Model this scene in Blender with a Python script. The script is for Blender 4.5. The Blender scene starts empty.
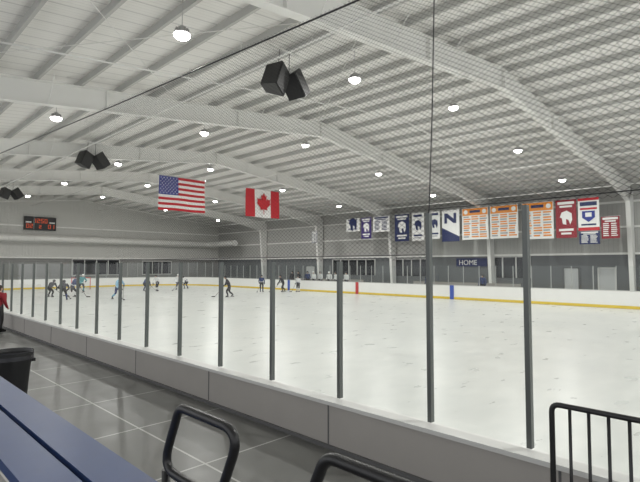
import bpy, math, random
from mathutils import Vector, Matrix, Euler
random.seed(7)
S=bpy.context.scene
COL=S.collection
try:
    S.view_settings.view_transform='Standard'; S.view_settings.look='None'
except Exception: pass

# ---------------- materials ----------------
def mat(name,col,rough=.6,metal=0,spec=.5,emit=None,es=0,noise=0,nscale=5,bump=0):
    m=bpy.data.materials.new(name); m.use_nodes=True
    nt=m.node_tree; b=nt.nodes['Principled BSDF']
    c=(*col,1)
    b.inputs['Base Color'].default_value=c
    b.inputs['Roughness'].default_value=rough
    b.inputs['Metallic'].default_value=metal
    b.inputs['Specular IOR Level'].default_value=spec
    if emit: 
        b.inputs['Emission Color'].default_value=(*emit,1); b.inputs['Emission Strength'].default_value=es
    if noise or bump:
        tc=nt.nodes.new('ShaderNodeTexCoord'); n=nt.nodes.new('ShaderNodeTexNoise')
        n.inputs['Scale'].default_value=nscale; n.inputs['Detail'].default_value=5
        nt.links.new(tc.outputs['Object'],n.inputs['Vector'])
        if noise:
            r=nt.nodes.new('ShaderNodeMapRange'); r.inputs[3].default_value=1-noise; r.inputs[4].default_value=1+noise
            nt.links.new(n.outputs['Fac'],r.inputs[0])
            mx=nt.nodes.new('ShaderNodeVectorMath'); mx.operation='SCALE'; mx.inputs[0].default_value=col
            nt.links.new(r.outputs[0],mx.inputs['Scale']); nt.links.new(mx.outputs[0],b.inputs['Base Color'])
        if bump:
            bp=nt.nodes.new('ShaderNodeBump'); bp.inputs['Strength'].default_value=bump; bp.inputs['Distance'].default_value=.01
            nt.links.new(n.outputs['Fac'],bp.inputs['Height']); nt.links.new(bp.outputs[0],b.inputs['Normal'])
    return m

def N(nt,t,**k):
    n=nt.nodes.new(t)
    for a,v in k.items(): setattr(n,a,v)
    return n
def math_(nt,op,a,b=None,c=None):
    n=N(nt,'ShaderNodeMath',operation=op)
    for i,v in enumerate((a,b,c)):
        if v is None: continue
        if isinstance(v,(int,float)): n.inputs[i].default_value=v
        else: nt.links.new(v,n.inputs[i])
    return n.outputs[0]
def linemask(nt,coord,size,width,off=0):
    a=math_(nt,'ADD',coord,off)
    a=math_(nt,'DIVIDE',a,size); a=math_(nt,'FRACT',a); a=math_(nt,'SUBTRACT',a,.5); a=math_(nt,'ABSOLUTE',a)
    return math_(nt,'GREATER_THAN',a,.5-width/size/2)
def mixcol(nt,f,c1,c2):
    m=N(nt,'ShaderNodeMix',data_type='RGBA')
    if isinstance(f,(int,float)): m.inputs[0].default_value=f
    else: nt.links.new(f,m.inputs[0])
    for i,c in ((6,c1),(7,c2)):
        if isinstance(c,tuple): m.inputs[i].default_value=(*c,1)
        else: nt.links.new(c,m.inputs[i])
    return m.outputs[2]
def coords(nt):
    tc=N(nt,'ShaderNodeTexCoord'); s=N(nt,'ShaderNodeSeparateXYZ'); nt.links.new(tc.outputs['Object'],s.inputs[0])
    return tc.outputs['Object'],s.outputs[0],s.outputs[1],s.outputs[2]
def noise(nt,vec,scale,detail=4,stretch=None):
    if stretch:
        mp=N(nt,'ShaderNodeMapping'); mp.inputs['Scale'].default_value=stretch
        nt.links.new(vec,mp.inputs[0]); vec=mp.outputs[0]
    n=N(nt,'ShaderNodeTexNoise'); n.inputs['Scale'].default_value=scale; n.inputs['Detail'].default_value=detail
    nt.links.new(vec,n.inputs['Vector']); return n.outputs['Fac']

def ice_mat():
    m=bpy.data.materials.new('ice'); m.use_nodes=True; nt=m.node_tree; b=nt.nodes['Principled BSDF']
    v,x,y,z=coords(nt)
    n1=noise(nt,v,.35,6); n2=noise(nt,v,1.2,8,(1,2,1))
    f=math_(nt,'MULTIPLY',n1,n2); f=math_(nt,'MULTIPLY_ADD',f,5.0,-.75)
    f=math_(nt,'MINIMUM',f,1); f=math_(nt,'MAXIMUM',f,0)
    c=mixcol(nt,f,(.625,.64,.62),(.70,.71,.685))
    s=noise(nt,v,9,3,(.15,2,1)); s=math_(nt,'GREATER_THAN',s,.66)
    s2=noise(nt,v,7,3,(2.2,.2,1)); s2=math_(nt,'GREATER_THAN',s2,.68)
    s=math_(nt,'MAXIMUM',s,s2)
    c=mixcol(nt,math_(nt,'MULTIPLY',s,.14),c,(.82,.83,.81))
    nt.links.new(c,b.inputs['Base Color'])
    r=math_(nt,'MULTIPLY_ADD',n2,.16,.22); nt.links.new(r,b.inputs['Roughness'])
    b.inputs['Specular IOR Level'].default_value=.35
    bp=N(nt,'ShaderNodeBump'); bp.inputs['Strength'].default_value=.10; bp.inputs['Distance'].default_value=.01
    nt.links.new(noise(nt,v,6,6),bp.inputs['Height']); nt.links.new(bp.outputs[0],b.inputs['Normal'])
    return m
def walkfloor_mat():
    m=bpy.data.materials.new('rubber_floor'); m.use_nodes=True; nt=m.node_tree; b=nt.nodes['Principled BSDF']
    v,x,y,z=coords(nt)
    l=math_(nt,'MAXIMUM',linemask(nt,x,1.5,.022,.3),linemask(nt,y,1.5,.022,.2))
    n=noise(nt,v,2.5,8)
    c=mixcol(nt,n,(.09,.09,.083),(.155,.155,.145))
    c=mixcol(nt,l,c,(.42,.42,.40))
    nt.links.new(c,b.inputs['Base Color'])
    nt.links.new(math_(nt,'MULTIPLY_ADD',n,.3,.2),b.inputs['Roughness'])
    return m
def deck_mat():
    m=bpy.data.materials.new('roof_deck'); m.use_nodes=True; nt=m.node_tree; b=nt.nodes['Principled BSDF']
    v,x,y,z=coords(nt)
    l=linemask(nt,y,.61,.05); l2=linemask(nt,y,.152,.02)
    c=mixcol(nt,noise(nt,v,.5,3),(.84,.83,.80),(.92,.91,.88))
    c=mixcol(nt,math_(nt,'MULTIPLY',l,.4),c,(.3,.3,.3)); c=mixcol(nt,math_(nt,'MULTIPLY',l2,.2),c,(.3,.3,.3))
    nt.links.new(c,b.inputs['Base Color']); b.inputs['Roughness'].default_value=.45
    return m
def wall_mat(axis,zsplit,up,lo):
    m=bpy.data.materials.new('wall_siding'); m.use_nodes=True; nt=m.node_tree; b=nt.nodes['Principled BSDF']
    v,x,y,z=coords(nt); a=x if axis=='x' else y
    l=linemask(nt,a,.3,.03)
    t=math_(nt,'GREATER_THAN',z,zsplit)
    blk=math_(nt,'MAXIMUM',linemask(nt,z,.2,.012),linemask(nt,a,.4,.012))
    upc=mixcol(nt,math_(nt,'MULTIPLY',l,.35),up,tuple(c*.5 for c in up))
    loc=mixcol(nt,math_(nt,'MULTIPLY',blk,.4),lo,tuple(c*.5 for c in lo))
    c=mixcol(nt,t,loc,upc)
    nt.links.new(c,b.inputs['Base Color']); b.inputs['Roughness'].default_value=.7
    return m
def glass_mat(name,tint=(.95,.97,.96)):
    m=bpy.data.materials.new(name); m.use_nodes=True; nt=m.node_tree; nt.nodes.clear()
    o=N(nt,'ShaderNodeOutputMaterial'); t=N(nt,'ShaderNodeBsdfTransparent'); t.inputs[0].default_value=(*tint,1)
    gl=N(nt,'ShaderNodeBsdfGlossy'); gl.inputs['Roughness'].default_value=.03
    lw=N(nt,'ShaderNodeLayerWeight'); lw.inputs['Blend'].default_value=.5
    f=math_(nt,'POWER',lw.outputs['Facing'],5); f=math_(nt,'MULTIPLY_ADD',f,.35,.025)
    mx=N(nt,'ShaderNodeMixShader'); nt.links.new(f,mx.inputs[0])
    nt.links.new(t.outputs[0],mx.inputs[1]); nt.links.new(gl.outputs[0],mx.inputs[2]); nt.links.new(mx.outputs[0],o.inputs[0])
    return m
def net_mat():
    m=bpy.data.materials.new('netting'); m.use_nodes=True; nt=m.node_tree; nt.nodes.clear()
    o=N(nt,'ShaderNodeOutputMaterial'); t=N(nt,'ShaderNodeBsdfTransparent'); d=N(nt,'ShaderNodeBsdfDiffuse'); d.inputs[0].default_value=(.05,.05,.05,1)
    v,x,y,z=coords(nt)
    a=math_(nt,'MULTIPLY_ADD',z,1.5,y); b_=math_(nt,'MULTIPLY_ADD',z,-1.5,y)
    l=math_(nt,'MAXIMUM',linemask(nt,a,.07,.0052),linemask(nt,b_,.07,.0052))
    mx=N(nt,'ShaderNodeMixShader'); nt.links.new(l,mx.inputs[0])
    nt.links.new(t.outputs[0],mx.inputs[1]); nt.links.new(d.outputs[0],mx.inputs[2]); nt.links.new(mx.outputs[0],o.inputs[0])
    return m

M=dict(
 ice=ice_mat(), walk=walkfloor_mat(), deck=deck_mat(),
 wallE=wall_mat('x',3.3,(.60,.60,.57),(.27,.27,.26)), wallF=wall_mat('y',3.3,(.45,.45,.43),(.14,.15,.155)),
 conc=mat('concrete',(.3,.3,.29),.7,noise=.15,nscale=2),
 steel=mat('white_painted_steel',(.84,.84,.81),.45,noise=.05,nscale=1),
 purlin=mat('purlin_steel_shaded',(.52,.52,.50),.5,noise=.1,nscale=1),  # purlins: shade of their sides is put into this grey base colour
 boardin=mat('board_white',(.84,.84,.82),.35,noise=.04,nscale=2),
 boardout=mat('board_outer',(.38,.36,.335),.5,noise=.08,nscale=2),
 cap=mat('board_cap',(.62,.62,.60),.4), kick=mat('kickplate_yellow',(.75,.55,.05),.4),
 joint=mat('board_joint',(.12,.12,.12),.6),
 red=mat('red_paint',(.5,.03,.03),.4), blue=mat('blue_paint',(.03,.08,.4),.4),
 post=mat('post_dark_aluminium',(.12,.13,.125),.4,.4), postf=mat('post_aluminium',(.4,.41,.4),.4,.3),
 glass=glass_mat('plexiglass'), net=net_mat(),
 black=mat('black_plastic',(.015,.015,.016),.45,noise=.1,nscale=8), blackm=mat('black_powdercoat',(.012,.012,.013),.35),
 grille=mat('speaker_grille',(.04,.04,.04),.7,noise=.3,nscale=60),
 bench=mat('bench_blue',(.028,.06,.17),.4,noise=.1,nscale=6), alu=mat('aluminium',(.5,.5,.5),.35,.8),
 duct=mat('duct_galvanised',(.70,.70,.67),.4,.1), white=mat('white_cloth',(.8,.8,.78),.8),
 lamp=mat('lamp_lens',(1,1,1),.3,emit=(1,.98,.93),es=25), housing=mat('lamp_housing',(.5,.5,.5),.4,.3),
 dark=mat('dark_window',(.02,.022,.025),.1), skin=mat('skin',(.55,.35,.26),.5), navy=mat('navy',(.015,.025,.10),.7),
 clothred=mat('cloth_red',(.50,.02,.03),.75), clothblue=mat('cloth_blue',(.025,.04,.25),.75),
 orange=mat('orange_print',(.75,.26,.03),.7), purple=mat('purple_print',(.05,.03,.16),.7), grey=mat('grey_print',(.35,.36,.38),.7),
 liner=mat('bin_liner',(.03,.03,.035),.25), hair=mat('hair',(.05,.03,.02),.6), wood=mat('stick_wood',(.08,.07,.06),.5),
 door=mat('door_paint',(.50,.51,.51),.5), warm=mat('warm_beige_panel',(.6,.55,.45),.5),  # warm: plain pale beige, no emission
 dkred=mat('cloth_dark_red',(.26,.015,.025),.75), netw=mat('goal_net_cord',(.8,.8,.8),.8),
)

# ---------------- mesh builder ----------------
class MB:
    def __init__(s): s.v=[];s.f=[];s.m=[];s.mats=[];s.sm=[]
    def mi(s,m):
        if m not in s.mats: s.mats.append(m)
        return s.mats.index(m)
    def face(s,pts,m,smooth=False):
        n=len(s.v); s.v+= [tuple(p) for p in pts]; s.f.append(list(range(n,n+len(pts)))); s.m.append(s.mi(m)); s.sm.append(smooth)
    def box(s,a,b,m,T=None):
        x0,y0,z0=a;x1,y1,z1=b; n=len(s.v)
        vs=[(x0,y0,z0),(x1,y0,z0),(x1,y1,z0),(x0,y1,z0),(x0,y0,z1),(x1,y0,z1),(x1,y1,z1),(x0,y1,z1)]
        if T is not None: vs=[tuple(T@Vector(v)) for v in vs]
        s.v+=vs
        for q in ((0,3,2,1),(4,5,6,7),(0,1,5,4),(1,2,6,5),(2,3,7,6),(3,0,4,7)):
            s.f.append([n+i for i in q]); s.m.append(s.mi(m)); s.sm.append(False)
    def tube(s,p,q,r,m,seg=10,r2=None,caps=True):
        p=Vector(p);q=Vector(q); r2=r if r2 is None else r2
        d=(q-p).normalized(); u=d.orthogonal().normalized(); w=d.cross(u); n=len(s.v)
        for c,rr in ((p,r),(q,r2)):
            for i in range(seg):
                a=2*math.pi*i/seg; s.v.append(tuple(c+(u*math.cos(a)+w*math.sin(a))*rr))
        for i in range(seg):
            j=(i+1)%seg; s.f.append([n+i,n+j,n+seg+j,n+seg+i]); s.m.append(s.mi(m)); s.sm.append(True)
        if caps:
            s.f.append([n+i for i in range(seg)][::-1]); s.m.append(s.mi(m)); s.sm.append(False)
            s.f.append([n+seg+i for i in range(seg)]); s.m.append(s.mi(m)); s.sm.append(False)
    def ell(s,c,r,m,seg=12,rings=8,T=None,zmin=-1,zmax=1):
        n=len(s.v); c=Vector(c)
        for j in range(rings+1):
            a0=math.asin(max(-1,min(1,zmin))); a1=math.asin(max(-1,min(1,zmax)))
            ph=a0+(a1-a0)*j/rings
            for i in range(seg):
                a=2*math.pi*i/seg
                p=Vector((r[0]*math.cos(ph)*math.cos(a),r[1]*math.cos(ph)*math.sin(a),r[2]*math.sin(ph)))
                if T is not None: p=T@p
                s.v.append(tuple(c+p))
        for j in range(rings):
            for i in range(seg):
                k=(i+1)%seg
                s.f.append([n+j*seg+i,n+j*seg+k,n+(j+1)*seg+k,n+(j+1)*seg+i]); s.m.append(s.mi(m)); s.sm.append(True)
    def mesh(s,name):
        me=bpy.data.meshes.new(name); me.from_pydata(s.v,[],s.f)
        for m in s.mats: me.materials.append(m)
        me.polygons.foreach_set('material_index',s.m); me.polygons.foreach_set('use_smooth',s.sm); me.update()
        return me
    def obj(s,name,parent=None):
        o=bpy.data.objects.new(name,s.mesh(name)); COL.objects.link(o)
        if parent: o.parent=parent
        return o
def empty(name,loc=(0,0,0),rz=0,sc=1):
    e=bpy.data.objects.new(name,None); e.location=loc; e.rotation_euler=(0,0,rz); e.scale=(sc,)*3; COL.objects.link(e); e.empty_display_size=.2
    return e
def fillet(pts,r,n=6,cyclic=False):
    out=[];L=len(pts)
    for i,p in enumerate(pts):
        p=Vector(p)
        if not cyclic and i in(0,L-1): out.append(p); continue
        a=Vector(pts[i-1]);b=Vector(pts[(i+1)%L])
        da=(a-p).normalized();db=(b-p).normalized()
        ang=da.angle(db); k=r/math.tan(ang/2)
        s=p+da*k;e=p+db*k
        for j in range(n+1):
            t=j/n; out.append(s*(1-t)**2+p*2*t*(1-t)+e*t*t)
    return out
def pipe(name,pts,r,m,cyclic=False,parent=None):
    c=bpy.data.curves.new(name,'CURVE'); c.dimensions='3D'; c.bevel_depth=r; c.bevel_resolution=4; c.use_fill_caps=True
    sp=c.splines.new('POLY'); sp.points.add(len(pts)-1)
    for i,p in enumerate(pts): sp.points[i].co=(*p,1)
    sp.use_cyclic_u=cyclic
    c.materials.append(m); o=bpy.data.objects.new(name,c); COL.objects.link(o)
    if parent: o.parent=parent
    return o

# ---------------- dimensions ----------------
# X = across the rink, Y = along the rink, Z up, ice at z=0
CZ=2.56
X0,X1,Y0,Y1,RAD=4.0,32.3,-8.0,57.0,8.0
RX=18.5; RZ=CZ+7.4; SL=.107          # rafter centre-line at ridge, slope
WX0,WX1,WY0,WY1=-6.0,39.5,-14.0,60.0
def raf(x): return RZ-SL*abs(x-RX)
def deckz(x): return raf(x)+.68
FZ=.56

# ---------------- shell ----------------
b=MB(); b.box((WX0,WY0,-.25),(WX1+.3,WY1+.3,-.02),M['conc']); b.obj('floor')
b=MB(); b.box((WX0,WY0,-.02),(X0-.14,WY1,FZ),M['walk']); b.obj('floor_walkway')
b=MB()
for xa,xb in ((WX0,RX),(RX,WX1+.3)):
    za,zb=deckz(xa),deckz(xb); n=len(b.v)
    b.face([(xa,WY0,za),(xb,WY0,zb),(xb,WY1+.3,zb),(xa,WY1+.3,za)],M['deck'])
    b.face([(xa,WY0,za+.15),(xa,WY1+.3,za+.15),(xb,WY1+.3,zb+.15),(xb,WY0,zb+.15)],M['deck'])
b.obj('ceiling')
b=MB(); b.box((WX1,WY0,-.02),(WX1+.25,WY1,deckz(WX1)),M['wallF']); b.obj('wall_far')
b=MB()
for yy in (WY1,WY1+.25):
    b.face([(WX0,yy,-.02),(WX1+.25,yy,-.02),(WX1+.25,yy,deckz(WX1)),(RX,yy,deckz(RX)),(WX0,yy,deckz(WX0))],M['wallE'])
b.obj('wall_end')
b=MB()
for z in (3.3,5.0,6.8): b.box((WX0,WY1-.12,z),(WX1-.13,WY1-.005,z+.15),M['steel'])
b.obj('trim_1')
b=MB()
for z in (3.3,5.2,7.0): b.box((WX1-.12,WY0,z),(WX1-.005,WY1-.005,z+.15),M['steel'])
b.obj('trim_2')

# ice
def rpath(x0,x1,y0,y1,r,n=14):
    pts=[]
    for cx,cy,a0 in ((x1-r,y1-r,0),(x0+r,y1-r,90),(x0+r,y0+r,180),(x1-r,y0+r,270)):
        for i in range(n+1):
            a=math.radians(a0+90*i/n); pts.append((cx+r*math.cos(a),cy+r*math.sin(a)))
    return pts
b=MB(); b.face([(x,y,0) for x,y in rpath(X0,X1,Y0,Y1,RAD)],M['ice']); b.obj('ice_surface')

# dasher boards
def ring(b,o1,z1,o2,z2,m):
    A=rpath(X0-o1,X1+o1,Y0-o1,Y1+o1,RAD+o1); B=rpath(X0-o2,X1+o2,Y0-o2,Y1+o2,RAD+o2); n=len(A)
    for i in range(n):
        j=(i+1)%n
        b.face([(*A[i],z1),(*A[j],z1),(*B[j],z2),(*B[i],z2)],m)
b=MB()
ring(b,0,0,0,.03,M['boardin']); ring(b,0,.02,0,.2,M['kick']); ring(b,.0,.2,.015,.2,M['kick']); ring(b,.015,.2,.015,1.03,M['boardin'])
ring(b,-.01,1.03,-.01,1.07,M['cap']); ring(b,-.01,1.07,.15,1.07,M['cap']); ring(b,.15,1.07,.15,1.03,M['cap']); ring(b,.15,1.03,.12,1.03,M['cap'])
ring(b,.12,1.03,.12,0,M['boardout']); ring(b,-.01,1.03,.015,1.03,M['cap'])
y=-6+.1
while y<49:
    b.box((X0-.123,y,FZ),(X0-.118,y+.02,1.03),M['joint']); y+=2.4
b.box((X0-.15,-1,FZ),(X0-.118,49,FZ+.04),M['joint'])
for yy,m in ((27.4,'red'),(18.2,'blue'),(36.4,'blue')):
    b.box((X1-.02,yy-.16,.02),(X1+.02,yy+.16,1.06),M[m]); b.box((X0-.02,yy-.16,.02),(X0+.02,yy+.16,1.03),M[m])
b.obj('dasher_boards')

# safety glass
e=empty('rink_safety_glass')
near=[-6,-4.8,-3.6,-2.4,-1.2-.01,.39,1.59,2.52]+[3.69+1.19*i for i in range(38)]
b=MB(); g=MB()
for i,t in enumerate(near):
    zt=3.06 if t<2.6 else 2.60
    b.box((X0+.02,t-.021,1.07),(X0+.075,t+.021,zt),M['post'])
    if i+1<len(near):
        t2=near[i+1]; z2=3.06 if t<2.5 else 2.60
        g.face([(X0+.05,t+.021,1.07),(X0+.05,t2-.021,1.07),(X0+.05,t2-.021,z2-.01),(X0+.05,t+.021,z2-.01)],M['glass'])
P=rpath(X0-.06,X1+.06,Y0-.06,Y1+.06,RAD+.06,40)
def walk(P,step):
    out=[];acc=0;n=len(P)
    for i in range(n):
        a=Vector(P[i]);c=Vector(P[(i+1)%n]);L=(c-a).length
        if L<1e-6: continue
        d=(c-a)/L; s=-acc
        while s+step<=L: s+=step; out.append((a+d*s,d))
        acc=L-s
    return out
W=[w for w in walk(P,1.22)]
prev=None
for p,d in W:
    if p.x<X0+.1 and Y0+RAD-2<p.y<Y1-RAD+.9: prev=None; continue
    zt=2.9 if (p.y>Y1-RAD or p.y<Y0+RAD) else 2.5
    T=Matrix.Translation((p.x,p.y,0))@Matrix.Rotation(math.atan2(d.y,d.x),4,'Z')
    b.box((-.02,-.025,1.07),(.02,.025,zt),M['postf'],T)
    if prev is not None:
        g.face([(prev.x,prev.y,1.07),(p.x,p.y,1.07),(p.x,p.y,zt),(prev.x,prev.y,zt)],M['glass'])
    prev=p
b.obj('posts',e); g.obj('panes',e)

# protective netting with cable and rope
e=empty('protective_netting')
def ntop(t): return CZ+2.81+.0613*t
b=MB()
b.face([(X0+.05,-6,3.06),(X0+.05,2.55,3.06),(X0+.05,2.55,ntop(2.55)),(X0+.05,-6,ntop(-6))],M['net'])
b.face([(X0+.05,2.55,2.6),(X0+.05,48,2.6),(X0+.05,48,ntop(48)),(X0+.05,2.55,ntop(2.55))],M['net'])
b.obj('mesh',e)
pipe('top_cable',[(X0+.05,-6,ntop(-6)),(X0+.05,10,ntop(10)-.06),(X0+.05,48,ntop(48))],.012,M['blackm'],parent=e)
pipe('bottom_cable',[(X0+.05,-6,3.1),(X0+.05,2.52,3.1),(X0+.05,2.55,2.66),(X0+.05,48,2.66)],.006,M['blackm'],parent=e)
pipe('rope',[(X0+.05,2.52,3.0),(X0+.05,2.47,4.0),(X0+.05,2.42,5.5),(X0+.05,2.44,deckz(4))],.006,M['blackm'],parent=e)

# ---------------- roof structure ----------------
def frame(y):
    b=MB()
    def seg(xa,xb,da,db):
        za,zb=raf(xa)+.4,raf(xb)+.4
        for (oa,ob,th) in ((0,0,.025),(-da,-db,.025)):
            pts=[]
            for s in (-.15,.15):
                pts.append([(xa,y+s,za+oa),(xb,y+s,zb+ob),(xb,y+s,zb+ob-th),(xa,y+s,za+oa-th)])
            p,q=pts
            b.face(p,M['steel']); b.face(q[::-1],M['steel'])
            b.face([p[0],p[1],q[1],q[0]],M['steel']); b.face([p[3],q[3],q[2],p[2]],M['steel'])
        for s in (-.008,.008):
            b.face([(xa,y+s,za),(xb,y+s,zb),(xb,y+s,zb-db),(xa,y+s,za-da)],M['steel'])
    xl=WX0+.2; xr=WX1-.2
    seg(xl,xl+5,1.3,.8); seg(xl+5,RX,.8,.75); seg(RX,xr-5,.75,.8); seg(xr-5,xr,.8,1.3)
    for x in [xl+5,7,13,RX,24,30,xr-5]:
        b.box((x-.02,y-.14,raf(x)-.37),(x+.02,y+.14,raf(x)+.4),M['steel'])
    zt=raf(xr)+.3
    b.face([(xr+.15,y-.14,0),(xr-.35,y-.14,0),(xr-.9,y-.14,zt-.9),(xr+.15,y-.14,zt)],M['steel'])
    b.face([(xr+.15,y+.14,0),(xr+.15,y+.14,zt),(xr-.9,y+.14,zt-.9),(xr-.35,y+.14,0)],M['steel'])
    b.face([(xr-.35,y-.14,0),(xr-.35,y+.14,0),(xr-.9,y+.14,zt-.9),(xr-.9,y-.14,zt-.9)],M['steel'])
    b.box((WX0+.1,y-.14,FZ),(WX0+.4,y+.14,raf(WX0)-.2),M['steel'])
    for x in [2,5,8,11,14,21,24,27,30,33]:
        for s in (-1,1):
            b.tube((x,y+s*.12,raf(x)-.36),(x,y+s*.75,raf(x)+.45),.018,M['steel'],5,caps=False)
    return b.obj('steel_roof_frame')
for k in range(-1,5): frame(8.1+10.2*k)
b=MB()
x=WX0+.7
xs=[]
while x<WX1-.3:
    xs.append(x); x+=1.42
for x in xs:
    zt=deckz(x)-.02
    b.box((x-.012,WY0,zt-.22),(x+.012,WY1-.02,zt),M['purlin'])
    b.box((x-.012,WY0,zt-.23),(x+.08,WY1-.02,zt-.215),M['purlin'])
b.obj('roof_purlins')
b=MB()
for x in (8.5,15,22,28.5,35):
    z=raf(x)-.55
    b.tube((x,WY0+.3,z),(x,WY1-.4,z),.03,M['steel'],8)
    for k in range(24): b.tube((x,WY0+1+3.1*k,z),(x,WY0+1+3.1*k,deckz(x)-.05),.008,M['steel'],5,caps=False)
for y in (13,33.5,54):
    b.tube((0,y,raf(0)-.5),(RX,y,RZ-.5),.025,M['steel'],8); b.tube((RX,y,RZ-.5),(WX1-.6,y,raf(WX1-.6)-.5),.025,M['steel'],8)
b.obj('sprinkler_pipes')
b=MB()
for k in (0,2,4):
    ya,yb=8.1+10.2*k,18.3+10.2*k
    for xa,xb in ((1,10),(10,18.4),(18.6,27),(27,36)):
        b.tube((xa,ya,raf(xa)+.3),(xb,yb,raf(xb)+.3),.012,M['steel'],5); b.tube((xb,ya,raf(xb)+.3),(xa,yb,raf(xa)+.3),.012,M['steel'],5)
b.obj('roof_bracing_rods')

# lamps
lm=MB()
lm.tube((0,0,.02),(0,0,.08),.21,M['housing'],20,.19); lm.tube((0,0,.08),(0,0,.22),.12,M['housing'],16,.08)
for i in range(12):
    a=i*math.pi/6; T=Matrix.Rotation(a,4,'Z'); lm.box((.08,-.006,.08),(.17,.006,.17),M['housing'],T)
lm.tube((0,0,.22),(0,0,1.05),.010,M['housing'],6)
lm.ell((0,0,.02),(.20,.20,.13),M['lamp'],20,6,zmin=-1,zmax=0)
lme=lm.mesh('high_bay_lamp')
ld=bpy.data.lights.new('lamp_light','AREA'); ld.shape='DISK'; ld.size=.3; ld.energy=190; ld.color=(1,.985,.955)
for yy in (-9,.5,10.5,20,30,40,50):
    for xx in (5.8,12.3,19,25.9,32.8):
        e=empty('high_bay_lamp',(xx,yy,raf(xx)-.42))
        o=bpy.data.objects.new('fixture',lme); COL.objects.link(o); o.parent=e
        l=bpy.data.objects.new('light',ld); COL.objects.link(l); l.parent=e; l.location=(0,0,-.125)

# speakers
def speaker(y):
    e=empty('hanging_speaker_pair',(10,y,CZ+5.88))
    for s in (-1,1):
        T=Matrix.Translation((s*.42,0,0))@Matrix.Rotation(s*math.radians(-28)+math.radians(-8),4,'Y')@Matrix.Rotation(math.radians(25),4,'Z')
        b=MB()
        f=[(-.34,-.3,-.42),(.34,-.3,-.42),(.34,-.3,.42),(-.34,-.3,.42)]; r=[(-.22,.3,-.36),(.22,.3,-.36),(.22,.3,.36),(-.22,.3,.36)]
        f=[T@Vector(p) for p in f]; r=[T@Vector(p) for p in r]
        b.face(f,M['black']); b.face(r[::-1],M['black'])
        for i in range(4):
            j=(i+1)%4; b.face([f[j],f[i],r[i],r[j]],M['black'])
        b.box((-.31,-.33,-.39),(.31,-.301,.39),M['grille'],T)
        b.tube(T@Vector((0,.0,.4)),(s*.2,0,deckz(10)-CZ-5.88-.2),.012,M['blackm'],6)
        b.obj('cabinet_with_grille',e)
    b=MB(); b.box((-.6,-.03,1.0),(.6,.03,1.06),M['steel']); b.obj('hanger_bar',e)
for y in (11.5,28,45.9): speaker(y)

# flags
def wavef(u,v,ph): return .10*math.sin(u*9+ph+v*1.5)*(0.25+.75*v)
def usflag():
    e=empty('american_flag',(14.05,28,CZ+5.6)); W_,H_=3.25,2.15; b=MB(); nx=40
    for r in range(13):
        for c in range(nx):
            u0,u1=c/nx,(c+1)/nx; v0,v1=r/13,(r+1)/13
            m=M['clothblue'] if (u1<=.4001 and r<7) else (M['clothred'] if r%2==0 else M['white'])
            P=lambda u,v:(u*W_,wavef(u,v,0),-v*H_)
            b.face([P(u0,v0),P(u0,v1),P(u1,v1),P(u1,v0)],m)
    for r in range(9):
        for c in range(6 if r%2==0 else 5):
            u=(.035+c*.066)+(0 if r%2==0 else .033); v=(r+.9)/9.8*.538
            pts=[]
            for k in range(10):
                a=math.pi/2+k*math.pi/5; rr=.058 if k%2==0 else .024
                pts.append((u*W_+rr*math.cos(a),wavef(u,v,0)-.02,-v*H_+rr*math.sin(a)))
            b.face(pts,M['white'])
    b.obj('cloth',e)
    b=MB(); b.tube((-.1,0,.02),(W_+.1,0,.02),.02,M['alu'],8)
    for x in (0,W_): b.tube((x,0,.02),(x,0,deckz(14+x)-CZ-5.6),.008,M['alu'],5)
    b.obj('hanging_rod',e)
usflag()
def caflag():
    e=empty('canadian_flag',(20.7,28,CZ+5.57)); W_,H_=3.1,2.05; b=MB(); nx=40; ny=8
    P=lambda u,v:(u*W_,wavef(u,v,1.3),-v*H_)
    for r in range(ny):
        for c in range(nx):
            u0,u1=c/nx,(c+1)/nx; v0,v1=r/ny,(r+1)/ny
            m=M['clothred'] if (u1<=.2501 or u0>=.7499) else M['white']
            b.face([P(u0,v0),P(u0,v1),P(u1,v1),P(u1,v0)],m)
    half=[(0,1),(.18,.66),(.38,.76),(.29,.26),(.52,.5),(.58,.36),(.88,.42),(.78,.1),(.92,0),(.42,-.4),(.47,-.6),(.04,-.52),(.04,-.98)]
    pts=half+[(-x,y) for x,y in half[::-1][:-1]]
    b.face([(W_/2+x*.72,-.13,-H_/2+y*.82) for x,y in pts],M['clothred'])
    b.obj('cloth',e)
    b=MB(); b.tube((-.1,0,.02),(W_+.1,0,.02),.02,M['alu'],8)
    for x in (0,W_): b.tube((x,0,.02),(x,0,deckz(20+x)-CZ-5.57),.008,M['alu'],5)
    b.obj('hanging_rod',e)
caflag()

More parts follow.
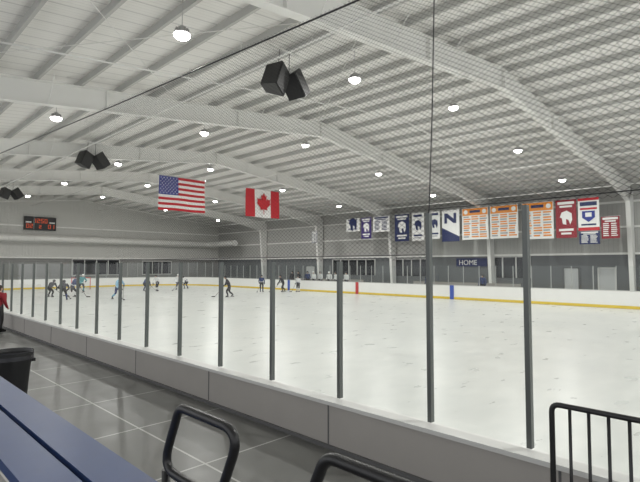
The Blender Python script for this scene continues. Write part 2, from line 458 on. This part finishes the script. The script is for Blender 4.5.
# banners on the far side, hung at X=37
BX=37.0; TOP=CZ+4.7
def banner(t1,t2,h,base,kind,top=TOP,acc=None):
    acc=acc or M['white']
    w=t2-t1; e=empty('hanging_banner',(BX,t2,top)); b=MB()
    def rect(u0,v0,u1,v1,m,o=.02):
        b.face([(-o,-u0*w,-v0*h),(-o,-u0*w,-v1*h),(-o,-u1*w,-v1*h),(-o,-u1*w,-v0*h)],m)
    if kind in('pennant',):
        b.face([(0,0,0),(0,0,-h*.75),(0,-w/2,-h),(0,-w,-h*.75),(0,-w,0)],base)
    else:
        n=8
        for i in range(n):
            u0,u1=i/n,(i+1)/n; f=lambda u:.015*math.sin(u*12)
            b.face([(f(u0),-u0*w,0),(f(u0),-u0*w,-h),(f(u1),-u1*w,-h),(f(u1),-u1*w,0)],base)
    def disc(u,v,r,m,n=14,o=.03):
        b.face([(-o,-u*w-r*math.cos(a*2*math.pi/n),-v*h+r*math.sin(a*2*math.pi/n)) for a in range(n)],m)
    if kind=='list':
        rect(.02,.01,.98,.23,M['orange']); disc(.15,.12,.18,M['white']); disc(.85,.12,.18,M['white']); rect(.3,.07,.7,.15,M['navy'],.03)
        for r in range(10):
            for c in range(3):
                ln=.2+.08*random.random(); rect(.06+c*.31,.26+r*.07,.06+c*.31+ln,.30+r*.07,M['orange'] if (r+c)%3 else M['grey'])
    elif kind=='lines':
        rect(.08,.04,.92,.14,acc); rect(.2,.18,.8,.24,acc)
        for r in range(7):
            for c in range(2):
                ln=.28+.08*random.random(); rect(.1+c*.44,.3+r*.09,.1+c*.44+ln,.345+r*.09,acc)
    elif kind=='text':
        rect(.1,.05,.9,.12,acc); rect(.2,.15,.8,.2,acc)
        s_=min(w,1.5)
        pts=[(-.30,.05),(-.2,.3),(.05,.38),(.28,.22),(.3,-.1),(.2,-.35),(.12,-.1),(0,-.05),(.02,-.35),(-.15,-.3),(-.2,0)]
        b.face([(-.03,-w/2-px*s_,-h*.48+pz*s_) for px,pz in pts][::-1],acc)
        rect(.15,.76,.85,.82,acc); rect(.25,.86,.75,.91,acc)
    elif kind=='logo_navy':
        pts=[(-.30,.05),(-.2,.3),(.05,.38),(.28,.22),(.3,-.1),(.2,-.35),(.12,-.1),(0,-.05),(.02,-.35),(-.15,-.3),(-.2,0)]
        b.face([(-.03,-w/2-px*w,-h*.45+pz*w) for px,pz in pts][::-1],M['navy'])
        rect(.15,.06,.85,.14,M['navy']); rect(.15,.78,.85,.84,M['navy']); rect(.25,.88,.75,.92,M['grey'])
    elif kind=='slash':
        b.face([(-.02,0,-h*.55),(-.02,0,-h),(-.02,-w,-h),(-.02,-w,-h*.85)],M['navy'])
        b.face([(-.03,-w*.15,-h*.1),(-.03,-w*.15,-h*.42),(-.03,-w*.3,-h*.42),(-.03,-w*.3,-h*.24),(-.03,-w*.68,-h*.42),(-.03,-w*.83,-h*.42),(-.03,-w*.83,-h*.1),(-.03,-w*.68,-h*.1),(-.03,-w*.68,-h*.28),(-.03,-w*.32,-h*.1)],M['navy'])
    elif kind=='redblue':
        rect(0,0,1,.08,M['clothred']); rect(.1,.12,.9,.24,M['navy']); rect(.1,.30,.9,.36,M['clothred'])
        b.face([(-.03,-w*.2,-h*.4),(-.03,-w*.2,-h*.6),(-.03,-w*.5,-h*.74),(-.03,-w*.8,-h*.6),(-.03,-w*.8,-h*.4)],M['clothblue']); rect(.35,.45,.65,.58,M['white'],.04)
        rect(.15,.79,.85,.84,M['navy']); rect(0,.9,1,1,M['clothred'])
    b.obj('cloth_with_print',e)
    b=MB(); b.tube((0,.05,.02),(0,-w-.05,.02),.025,M['alu'],6); b.obj('rod',e)
banner(9.5,10.85,2.3,M['white'],'redblue'); banner(8.3,9.4,1.5,M['dkred'],'lines',TOP-1.4); banner(9.5,10.8,.9,M['navy'],'lines',TOP-2.35)
banner(10.95,12.35,2.75,M['dkred'],'text'); banner(12.5,14.8,2.75,M['white'],'list')
banner(15.1,17.35,2.6,M['white'],'list'); banner(17.5,19.8,2.6,M['white'],'list')
banner(20.05,21.7,2.7,M['white'],'slash'); banner(21.9,23.0,2.4,M['white'],'logo_navy'); banner(23.5,24.8,2.5,M['white'],'logo_navy')
banner(25.1,26.7,2.5,M['navy'],'text'); banner(27.3,29.3,1.5,M['white'],'lines',TOP,M['navy']); banner(29.5,30.8,2.1,M['purple'],'text'); banner(31,32.8,1.3,M['white'],'logo_navy')
banner(37.0,37.9,1.3,M['grey'],'lines',TOP-1.0,M['white'])
b=MB(); b.tube((BX,7,TOP+.1),(BX,39,TOP+.1),.02,M['alu'],6)
for y in (8.1,18.3,28.5,38.7): b.tube((BX,y,TOP+.1),(BX,y,raf(BX)),.015,M['alu'],5)
b.obj('banner_cable')

# duct
e=empty('ventilation_duct')
pts=fillet([(2,WY1-.75,CZ+2.9),(37.5,WY1-.75,CZ+2.9),(37.5,WY1-7,CZ+2.9)],1.2)
pipe('main_run',pts,.42,M['duct'],parent=e)
b=MB()
for i in range(14):
    x=3+i*2.45; b.tube((x,WY1-.75,CZ+2.9),(x+.08,WY1-.75,CZ+2.9),.45,M['duct'],20); b.tube((x,WY1-.75,CZ+3.3),(x,WY1-.75,deckz(x)-.05),.012,M['duct'],5)
b.obj('collars_and_hangers',e)

# scoreboard
e=empty('scoreboard',(16,WY1-.2,CZ+4.6))
b=MB(); b.box((-1.6,-.12,-.75),(1.6,.06,.75),M['black'])
amber=mat('led_digits',(.6,.1,.03),.5,emit=(1,.15,.05),es=.25)
segs={'8':'abcdefg','2':'abged','0':'abcdef','1':'bc','5':'afgcd'}
def digit(x,z,ch,s):
    L={'a':((0,1),(1,1)),'b':((1,1),(1,.5)),'c':((1,.5),(1,0)),'d':((0,0),(1,0)),'e':((0,0),(0,.5)),'f':((0,.5),(0,1)),'g':((0,.5),(1,.5))}
    for k in segs[ch]:
        (a,c),(d,f)=L[k]; xa,xb=sorted((a,d)); za,zb=sorted((c,f))
        b.box((x+xa*s*.55-.03,-.14,z+za*s-.03),(x+xb*s*.55+.03,-.121,z+zb*s+.03),amber)
for i,ch in enumerate('1250'): digit(-.7+i*.38,.1,ch,.4)
digit(-1.35,-.5,'0',.4); digit(-1.0,-.5,'2',.4); digit(.8,-.5,'0',.4); digit(1.15,-.5,'1',.4); digit(-.1,-.5,'2',.3)
b.box((-1.45,-.14,.05),(-.9,-.121,.2),M['white']); b.box((.9,-.14,.05),(1.45,-.121,.2),M['white'])
b.obj('panel',e)

# end wall windows / doors
def window_y(name,x0,x1,z0,z1,n):
    b=MB(); y=WY1-.01; b.box((x0,y-.03,z0),(x1,y-.01,z1),M['dark'])
    for i in range(n+1):
        x=x0+(x1-x0)*i/n; b.box((x-.05,y-.08,z0-.05),(x+.05,y-.01,z1+.05),M['cap'])
    b.box((x0,y-.08,z1),(x1,y-.01,z1+.1),M['cap']); b.box((x0,y-.08,z0-.1),(x1,y-.01,z0),M['cap']); b.obj(name)
window_y('window_1',19.5,25,1.4,3.2,4); window_y('window_2',28,32,1.4,3.0,3)
def panel_x(name,y0,y1,z0,z1,m,n=1,fr='cap'):
    b=MB(); x=WX1-.005; b.box((x-.04,y0,z0),(x-.005,y1,z1),M[m])
    for i in range(n+1):
        y=y0+(y1-y0)*i/n; b.box((x-.1,y-.05,z0),(x-.005,y+.05,z1+.06),M[fr])
    b.box((x-.1,y0,z1),(x-.005,y1,z1+.08),M[fr]); 
    return b.obj(name)
panel_x('window_3',15.2,18.6,1.5,3.2,'dark',3); panel_x('door_1',9.2,10.3,0,2.3,'door'); panel_x('door_2',11.6,12.7,0,2.3,'door',1,'joint')
panel_x('window_4',3.5,7.6,1.4,3.0,'warm',4,'joint'); panel_x('window_5',24.5,28.5,1.5,3.1,'dark',4); panel_x('window_6',31,37,1.5,3.1,'dark',5); panel_x('door_3',40,41.2,0,2.3,'door')
# HOME sign
e=empty('home_team_sign',(WX1-.13,21.2,2.55))
def text(body,size,loc,m,parent,ex=.01):
    c=bpy.data.curves.new('lettering','FONT'); c.body=body; c.size=size; c.extrude=ex; c.materials.append(m)
    o=bpy.data.objects.new('lettering',c); COL.objects.link(o); o.rotation_euler=(math.pi/2,0,-math.pi/2); o.location=loc; o.parent=parent; return o
b=MB(); b.box((0,-2.4,-.12),(.1,.5,.6),M['navy']); b.obj('sign_board',e); text('HOME',.62,(-.02,.25,.02),M['white'],e)

# player benches on far side
def pbench(y0,y1):
    L=y1-y0; b=MB(); b.box((X1+.25,y0,-.02),(X1+2.15,y1,.25),M['conc']); b.obj('floor_bench_platform')
    b=MB(); b.box((X1+2.15,y0,-.02),(X1+2.21,y1,1.2),M['boardout']); b.obj('wall_bench_back')
    e=empty('team_bench',(X1+.25,y0,0)); b=MB()
    b.box((1.3,.1,.62),(1.65,L-.1,.68),M['bench'])
    for i in range(6):
        y=.3+i*(L-.6)/5; b.box((1.4,y-.03,.25),(1.55,y+.03,.62),M['alu'])
    b.obj('seat_and_legs',e)
pbench(28.5,38); pbench(14,23)

# goal at far end
e=empty('hockey_goal',(18.15,53.0,0))
b=MB(); 
for s in (-1,1):
    b.tube((s*.915,0,0),(s*.915,0,1.22),.035,M['red'],10)
    b.tube((s*.915,0,1.22),(s*.75,.55,1.22),.02,M['red'],8); b.tube((s*.75,.55,1.22),(s*.95,1.0,.03),.02,M['netw'],8); b.tube((s*.915,0,.03),(s*.95,1.0,.03),.02,M['netw'],8)
b.tube((-.95,0,1.22),(.95,0,1.22),.035,M['red'],10); b.tube((-.75,.55,1.22),(.75,.55,1.22),.02,M['red'],8); b.tube((-.95,1.0,.03),(.95,1.0,.03),.02,M['netw'],8)
for i in range(13):
    u=-1+i/6; b.tube((u*.75,.55,1.22),(u*.95,1.0,.03),.007,M['netw'],4,caps=False); b.tube((u*.915,0,1.22),(u*.75,.55,1.22),.007,M['netw'],4,caps=False)
for i in range(8):
    k=i/8; b.tube((-(.75+.2*k),.55+.45*k,1.22-1.19*k),((.75+.2*k),.55+.45*k,1.22-1.19*k),.007,M['netw'],4,caps=False)
    for s in (-1,1): b.tube((s*.915,0,1.22-1.19*k),(s*(.75+.2*k),.55+.45*k,1.22-1.19*k),.007,M['netw'],4,caps=False)
b.obj('frame_and_net',e)

# ---------------- figures ----------------
def skel(pose):
    if pose=='skate':
        pel=(0,0,.86); P={'pel':pel,'sp':(.08,0,1.08),'ch':(.2,0,1.32),'nk':(.29,0,1.5),'hd':(.34,0,1.6),
         'lh':(.02,.11,.84),'lk':(.26,.15,.5),'la':(.12,.16,.13),'lt':(.31,.17,.08),
         'rh':(-.02,-.11,.84),'rk':(.02,-.17,.47),'ra':(-.32,-.24,.19),'rt':(-.16,-.27,.09),
         'ls':(.2,.21,1.4),'le':(.22,.42,1.13),'lw':(.40,.24,1.05),'lf':(.46,.19,1.04),
         'rs':(.22,-.21,1.4),'re':(.3,-.38,1.1),'rw':(.60,-.12,.83),'rf':(.66,-.06,.78)}
        st=((.36,.26,1.1),(1.18,-.42,.05))
    elif pose=='glide':
        P={'pel':(0,0,.8),'sp':(.14,0,.98),'ch':(.34,0,1.14),'nk':(.47,0,1.27),'hd':(.55,0,1.35),
         'lh':(.02,.11,.78),'lk':(.32,.17,.49),'la':(.10,.2,.12),'lt':(.29,.22,.07),
         'rh':(-.02,-.11,.78),'rk':(.26,-.19,.46),'ra':(.0,-.25,.12),'rt':(.19,-.28,.07),
         'ls':(.34,.21,1.2),'le':(.38,.4,.92),'lw':(.56,.22,.86),'lf':(.62,.18,.84),
         'rs':(.36,-.21,1.2),'re':(.45,-.38,.9),'rw':(.72,-.14,.66),'rf':(.78,-.09,.62)}
        st=((.5,.24,.93),(1.3,-.4,.05))
    else:
        P={'pel':(0,0,.95),'sp':(0,0,1.15),'ch':(.01,0,1.35),'nk':(.02,0,1.51),'hd':(.04,0,1.6),
         'lh':(0,.11,.92),'lk':(.03,.13,.5),'la':(-.02,.14,.1),'lt':(.16,.16,.06),
         'rh':(0,-.11,.92),'rk':(.03,-.13,.5),'ra':(-.02,-.14,.1),'rt':(.16,-.16,.06),
         'ls':(0,.21,1.42),'le':(.0,.30,1.13),'lw':(.16,.25,.93),'lf':(.22,.23,.9),
         'rs':(0,-.21,1.42),'re':(.0,-.30,1.13),'rw':(.16,-.25,.93),'rf':(.22,-.23,.9)}
        st=((.2,-.15,1.05),(.45,-.55,.05))
    return P,st
RADS={'pel':.17,'sp':.165,'ch':.18,'nk':.065,'hd':.06,'lh':.12,'lk':.085,'la':.06,'lt':.045,'rh':.12,'rk':.085,'ra':.06,'rt':.045,
 'ls':.10,'le':.065,'lw':.045,'lf':.03,'rs':.10,'re':.065,'rw':.045,'rf':.03}
EDG=[('pel','sp',0),('sp','ch',0),('ch','nk',0),('nk','hd',4),('pel','lh',1),('lh','lk',1),('lk','la',2),('la','lt',3),('pel','rh',1),('rh','rk',1),('rk','ra',2),('ra','rt',3),
 ('ch','ls',0),('ls','le',0),('le','lw',0),('lw','lf',4),('ch','rs',0),('rs','re',0),('re','rw',0),('rw','rf',4)]
BASE={}
ph=[bpy.data.materials.new('slot%d'%i) for i in range(5)]
for pose in ('skate','glide','stand'):
    P,st=skel(pose); names=list(P); me=bpy.data.meshes.new('b'); me.from_pydata([P[n] for n in names],[(names.index(a),names.index(c)) for a,c,_ in EDG],[])
    o=bpy.data.objects.new('tmp',me); COL.objects.link(o)
    o.modifiers.new('s','SKIN'); 
    if not me.skin_vertices:
        bpy.context.view_layer.objects.active=o
        bpy.ops.mesh.customdata_skin_add()
    for i,n in enumerate(names):
        sv=me.skin_vertices[0].data[i]; r=RADS[n]; sv.radius=(r,r); sv.use_root=(n=='pel')
    su=o.modifiers.new('u','SUBSURF'); su.levels=1; su.render_levels=1
    dg=bpy.context.evaluated_depsgraph_get(); dg.update()
    nm=bpy.data.meshes.new_from_object(o.evaluated_get(dg)); nm.materials.clear()
    for m in ph: nm.materials.append(m)
    def dist(p,a,c):
        a=Vector(a);c=Vector(c);ab=c-a; t=max(0,min(1,(p-a).dot(ab)/ab.length_squared)); return (p-a-ab*t).length
    for pl in nm.polygons:
        best=min(EDG,key=lambda e_:dist(pl.center,P[e_[0]],P[e_[1]])-.5*min(RADS[e_[0]],RADS[e_[1]]))
        k=best[2]
        if best[:2]==('pel','sp') and pl.center.z<P['pel'][2]+.03: k=1
        pl.material_index=k; pl.use_smooth=True
    bpy.data.objects.remove(o); BASE[pose]=(nm,P,st)
def figure(name,x,y,z,face,sc,pose,jersey,pants,socks,helmet=None,stick=True,skates=True,stripe=None):
    nm,P,st=BASE[pose]; e=empty(name,(x,y,z),face,sc)
    me=nm.copy(); me.materials.clear()
    for m in (jersey,pants,socks,M['blackm'],M['skin']): me.materials.append(m)
    o=bpy.data.objects.new('body',me); COL.objects.link(o); o.parent=e
    for pa,pb in zip(me.polygons,nm.polygons): pa.material_index=pb.material_index
    h=Vector(P['hd'])+Vector((.02,0,.05)); b=MB()
    b.ell(h,(.1,.08,.125),M['skin'],14,10); b.ell(h+Vector((.1,0,-.01)),(.022,.014,.025),M['skin'],6,4)
    for s in (-1,1):
        b.ell(h+Vector((.088,s*.033,.02)),(.012,.014,.01),M['black'],6,4); b.ell(h+Vector((0,s*.083,-.01)),(.02,.012,.03),M['skin'],6,4)
    b.box((h.x+.075,-.025,h.z-.062),(h.x+.096,.025,h.z-.052),M['red'])
    b.obj('head',e)
    b=MB()
    if helmet:
        b.ell(h+Vector((-.01,0,.02)),(.135,.115,.13),helmet,14,7,zmin=-.15,zmax=1)
        b.ell(h+Vector((-.05,0,-.02)),(.09,.11,.1),helmet,12,6)
        for k in range(-2,3): b.tube(h+Vector((.12,k*.03,.03)),h+Vector((.11,k*.022,-.12)),.005,M['alu'],5)
        for k in range(3): b.tube(h+Vector((.125,-.07,-.02-k*.04)),h+Vector((.125,.07,-.02-k*.04)),.005,M['alu'],5)
        b.obj('helmet_with_cage',e)
    else:
        b.ell(h+Vector((-.02,0,.035)),(.11,.093,.115),M['hair'],14,7,zmin=-.1,zmax=1); b.ell(h+Vector((-.05,0,-.01)),(.07,.085,.1),M['hair'],12,6); b.obj('hair',e)
    b=MB(); gm=M['black'] if helmet else M['skin']; gs=1.0 if helmet else .75
    for a,c,s in (('lw','lf',1),('rw','rf',-1)):
        w=Vector(P[a]);f=Vector(P[c]); d=(f-w).normalized(); side=d.cross(Vector((0,0,1))).normalized(); up=side.cross(d)
        R=Matrix((d,side,up)).transposed()
        if helmet: b.tube(w-d*.08,w+d*.0,.07,gm,10,.055)
        b.ell(w+d*.05,(.06*gs,.05*gs,.03*gs),gm,10,6,T=R)
        for k,ln in zip((-1.5,-.5,.5,1.5),(.04,.05,.047,.036)):
            p=w+d*.09*gs+side*k*.023*gs; q=p+d*ln*gs-up*.012; r=q-up*ln*gs*.9-d*.01
            b.tube(p-d*.02,q,.013*gs,gm,6); b.tube(q,r,.012*gs,gm,6)
        p=w+d*.03+side*(-s)*.045*gs; q=p+d*.035+side*(-s)*.02-up*.02; b.tube(p,q,.014*gs,gm,6); b.tube(q,q+d*.025-up*.02,.012*gs,gm,6)
    b.obj('gloves' if helmet else 'hands',e)
    if helmet and stripe:
        b=MB()
        c=Vector(P['sp']); a=Vector(P['ch']); dd=(a-c).normalized()
        for q,m in ((-.1,stripe),): b.tube(c+dd*q,c+dd*(q+.05),.19,m,16)
        b.obj('jersey_stripe',e)
    if stick:
        A=Vector(st[0]);B=Vector(st[1]); b=MB(); b.tube(A,B,.014,M['wood'],6)
        d=(B-A); d.z=0; d.normalize(); T=Matrix.Translation(B)@Matrix.Rotation(math.atan2(d.y,d.x)+.35,4,'Z')
        b.box((-.02,-.01,-.045),(.14,.01,.03),M['black'],T); T2=T@Matrix.Translation((.14,0,0))@Matrix.Rotation(.25,4,'Z'); b.box((0,-.01,-.045),(.15,.01,.025),M['black'],T2)
        b.obj('hockey_stick',e)
    b=MB()
    for a,c in (('la','lt'),('ra','rt')):
        w=Vector(P[a]);f=Vector(P[c]); zz=min(w.z,f.z)-.045
        dd=(f-w); dd.z=0; dd.normalize(); T=Matrix.Translation((w.x,w.y,0))@Matrix.Rotation(math.atan2(dd.y,dd.x),4,'Z')
        z0=zz-.03 if P[a][2]>.15 else 0
        if skates: b.box((-.09,-.006,max(0,z0)),(.24,.006,max(0,z0)+.05),M['alu'],T)
        b.box((-.08,-.04,max(.0,z0)+.035*(1 if skates else 0)),(.22,.04,max(.0,z0)+.07),M['blackm'],T)
    b.obj('skates' if skates else 'shoes',e)
    return e
jw=mat('jersey_white',(.7,.7,.7),.8); jl=mat('jersey_lightblue',(.25,.45,.6),.8); jb=mat('jersey_black',(.02,.02,.025),.8); jn=mat('jersey_navy',(.03,.05,.14),.8); jt=mat('jersey_teal',(.08,.3,.32),.8)
bk=M['black']; ww=M['boardin']; nv=M['navy']
PL=[(22.2,32.1,2.6,.95,'skate',jb,bk,jb,bk,None),(22.4,44.6,3.6,.9,'skate',jw,bk,jw,bk,jn),(11.8,38.0,1.2,.95,'glide',jb,bk,jn,bk,None),(13.4,41.1,-.5,.97,'skate',jn,bk,jw,bk,jw),
(16.5,48.1,-1.5,.95,'skate',jt,bk,jt,ww,jw),(15.0,36.2,-1.3,.97,'skate',jl,nv,jl,ww,jw),(21.6,45.8,.3,.9,'glide',jn,bk,jn,bk,None),(24.8,44.9,-2.2,.92,'skate',jw,nv,jw,ww,None),
(27,47.1,1.9,.9,'glide',jw,bk,jn,bk,jn),(28.6,36.1,-2,.9,'stand',jn,bk,jn,bk,jw),(30.2,34.8,2.8,.9,'skate',jb,bk,jb,bk,None),(31.1,33.7,3.4,.86,'stand',jw,bk,jw,bk,jn),(12.2,42.6,.6,.9,'glide',jb,bk,jb,bk,None)]
for x,y,r,s,p,a,c,d,h,stp in PL: figure('hockey_player',x,y,0,r,s,p,a,c,d,h,True,True,stp)
for i in range(8):
    y=29.4+i*1.05+random.uniform(-.2,.2); figure('hockey_player',X1+.8+random.uniform(-.12,.1),y,.25,math.pi+random.uniform(-.4,.4),.95,'stand',random.choice([jb,jn,jw,jb]),bk,jn,random.choice([bk,bk,ww]),False,True,None)
for y in (16.2,20.7): figure('hockey_player',X1+.85,y,.25,math.pi,.92,'stand',jn,bk,jn,bk,False,True,None)
figure('spectator_child',3.5,17.05,FZ,.6,.78,'stand',M['dkred'],M['black'],M['black'],None,False,False)

# ---------------- foreground ----------------
e=empty('bleacher_bench')
b=MB()
ya,yb=2.25,8.5
BZ=1.29
for x0,x1 in ((1.11,1.38),(.81,1.07)):
    b.box((x0,ya,BZ-.04),(x1,yb,BZ),M['bench']); b.box((x0,ya,BZ-.07),(x0+.02,yb,BZ-.04),M['bench']); b.box((x1-.02,ya,BZ-.07),(x1,yb,BZ-.04),M['bench'])
b.obj('seat_planks',e)
b=MB()
for y in (2.6,4.4,6.2,8.2):
    b.box((.2,y-.03,FZ),(.26,y+.03,BZ-.13),M['blackm']); b.box((1.15,y-.03,FZ),(1.21,y+.03,BZ-.07),M['blackm']); b.box((.2,y-.03,BZ-.13),(1.34,y+.03,BZ-.07),M['blackm']); b.box((-.6,y-.03,FZ),(1.2,y+.03,FZ+.06),M['blackm'])
b.obj('frame',e)
b=MB()
b.box((.2,1.9,.9),(.72,8.5,.94),M['blackm']); b.box((-.6,-1,.9),(.2,8.5,.94),M['blackm'])
b.obj('footboards',e)

def loop(ta,dz,x,hh=.40,lean=.19,name='bleacher_handrail'):
    e=empty(name); zt=CZ+dz; w=.60; R=.026
    P4=[(x,ta,zt),(x,ta+w,zt),(x,ta+w+lean,zt-hh),(x,ta+lean,zt-hh)]
    pipe('loop',fillet(P4,.10,8,True),R,M['blackm'],True,e)
    b=MB()
    for t in (ta+.14,ta+w-.04):
        b.tube((x,t+lean,zt-hh),(x,t+lean,FZ),R,M['blackm'],12); b.tube((x,t+lean,FZ),(x,t+lean,FZ+.012),.06,M['blackm'],16)
    b.obj('posts',e)
loop(1.99,-.83,1.45); loop(.80,-.785,1.45)
# guard railing
e=empty('guard_railing')
x=3.2; zt=CZ-.87; y0=1.12; y1=-3.0
pipe('top_rail',fillet([(x,y0,FZ),(x,y0,zt),(x,y1,zt),(x,y1,FZ)],.05,6),.017,M['blackm'],False,e)
b=MB(); b.tube((x,y0,FZ+.12),(x,y1,FZ+.12),.015,M['blackm'],10)
n=int((y0-y1)/.105)
for i in range(1,n): b.tube((x,y0-i*.105,FZ+.12),(x,y0-i*.105,zt),.010,M['blackm'],8)
for y in (y0,-1,y1): b.tube((x,y,FZ),(x,y,FZ+.012),.06,M['blackm'],14)
b.obj('balusters',e)

# trash can
e=empty('trash_can',(1.94,8.47,FZ))
b=MB(); seg=28
prof=[(.20,0),(.21,.02),(.235,.35),(.262,.62),(.285,.64),(.285,.69),(.262,.70),(.25,.66),(.23,.4),(.19,.05)]
for (r1,z1),(r2,z2) in zip(prof[:-1],prof[1:]): b.tube((0,0,z1),(0,0,z2),r1,M['black'],seg,r2,caps=False)
b.tube((0,0,0),(0,0,.02),.2,M['black'],seg)
b.obj('barrel',e)
b=MB()
b.tube((0,0,.58),(0,0,.705),.289,M['liner'],seg,.28,caps=False); b.tube((0,0,.705),(0,0,.4),.28,M['liner'],seg,.22,caps=False)
for s in (-1,1): b.box((s*.27-.03,-.07,.52),(s*.27+.03,.07,.57),M['black'])
b.obj('liner_and_handles',e)

# ---------------- world, camera ----------------
w=bpy.data.worlds.new('World'); S.world=w; w.use_nodes=True
w.node_tree.nodes['Background'].inputs[0].default_value=(.97,.98,1,1); w.node_tree.nodes['Background'].inputs[1].default_value=1.15
cam=bpy.data.cameras.new('camera'); cam.sensor_width=36; cam.lens=27; cam.clip_start=.05; cam.clip_end=300
co=bpy.data.objects.new('camera',cam); COL.objects.link(co); co.location=(0,0,CZ)
co.rotation_euler=(math.radians(90+2.86),0,math.radians(-45.3)); S.camera=co
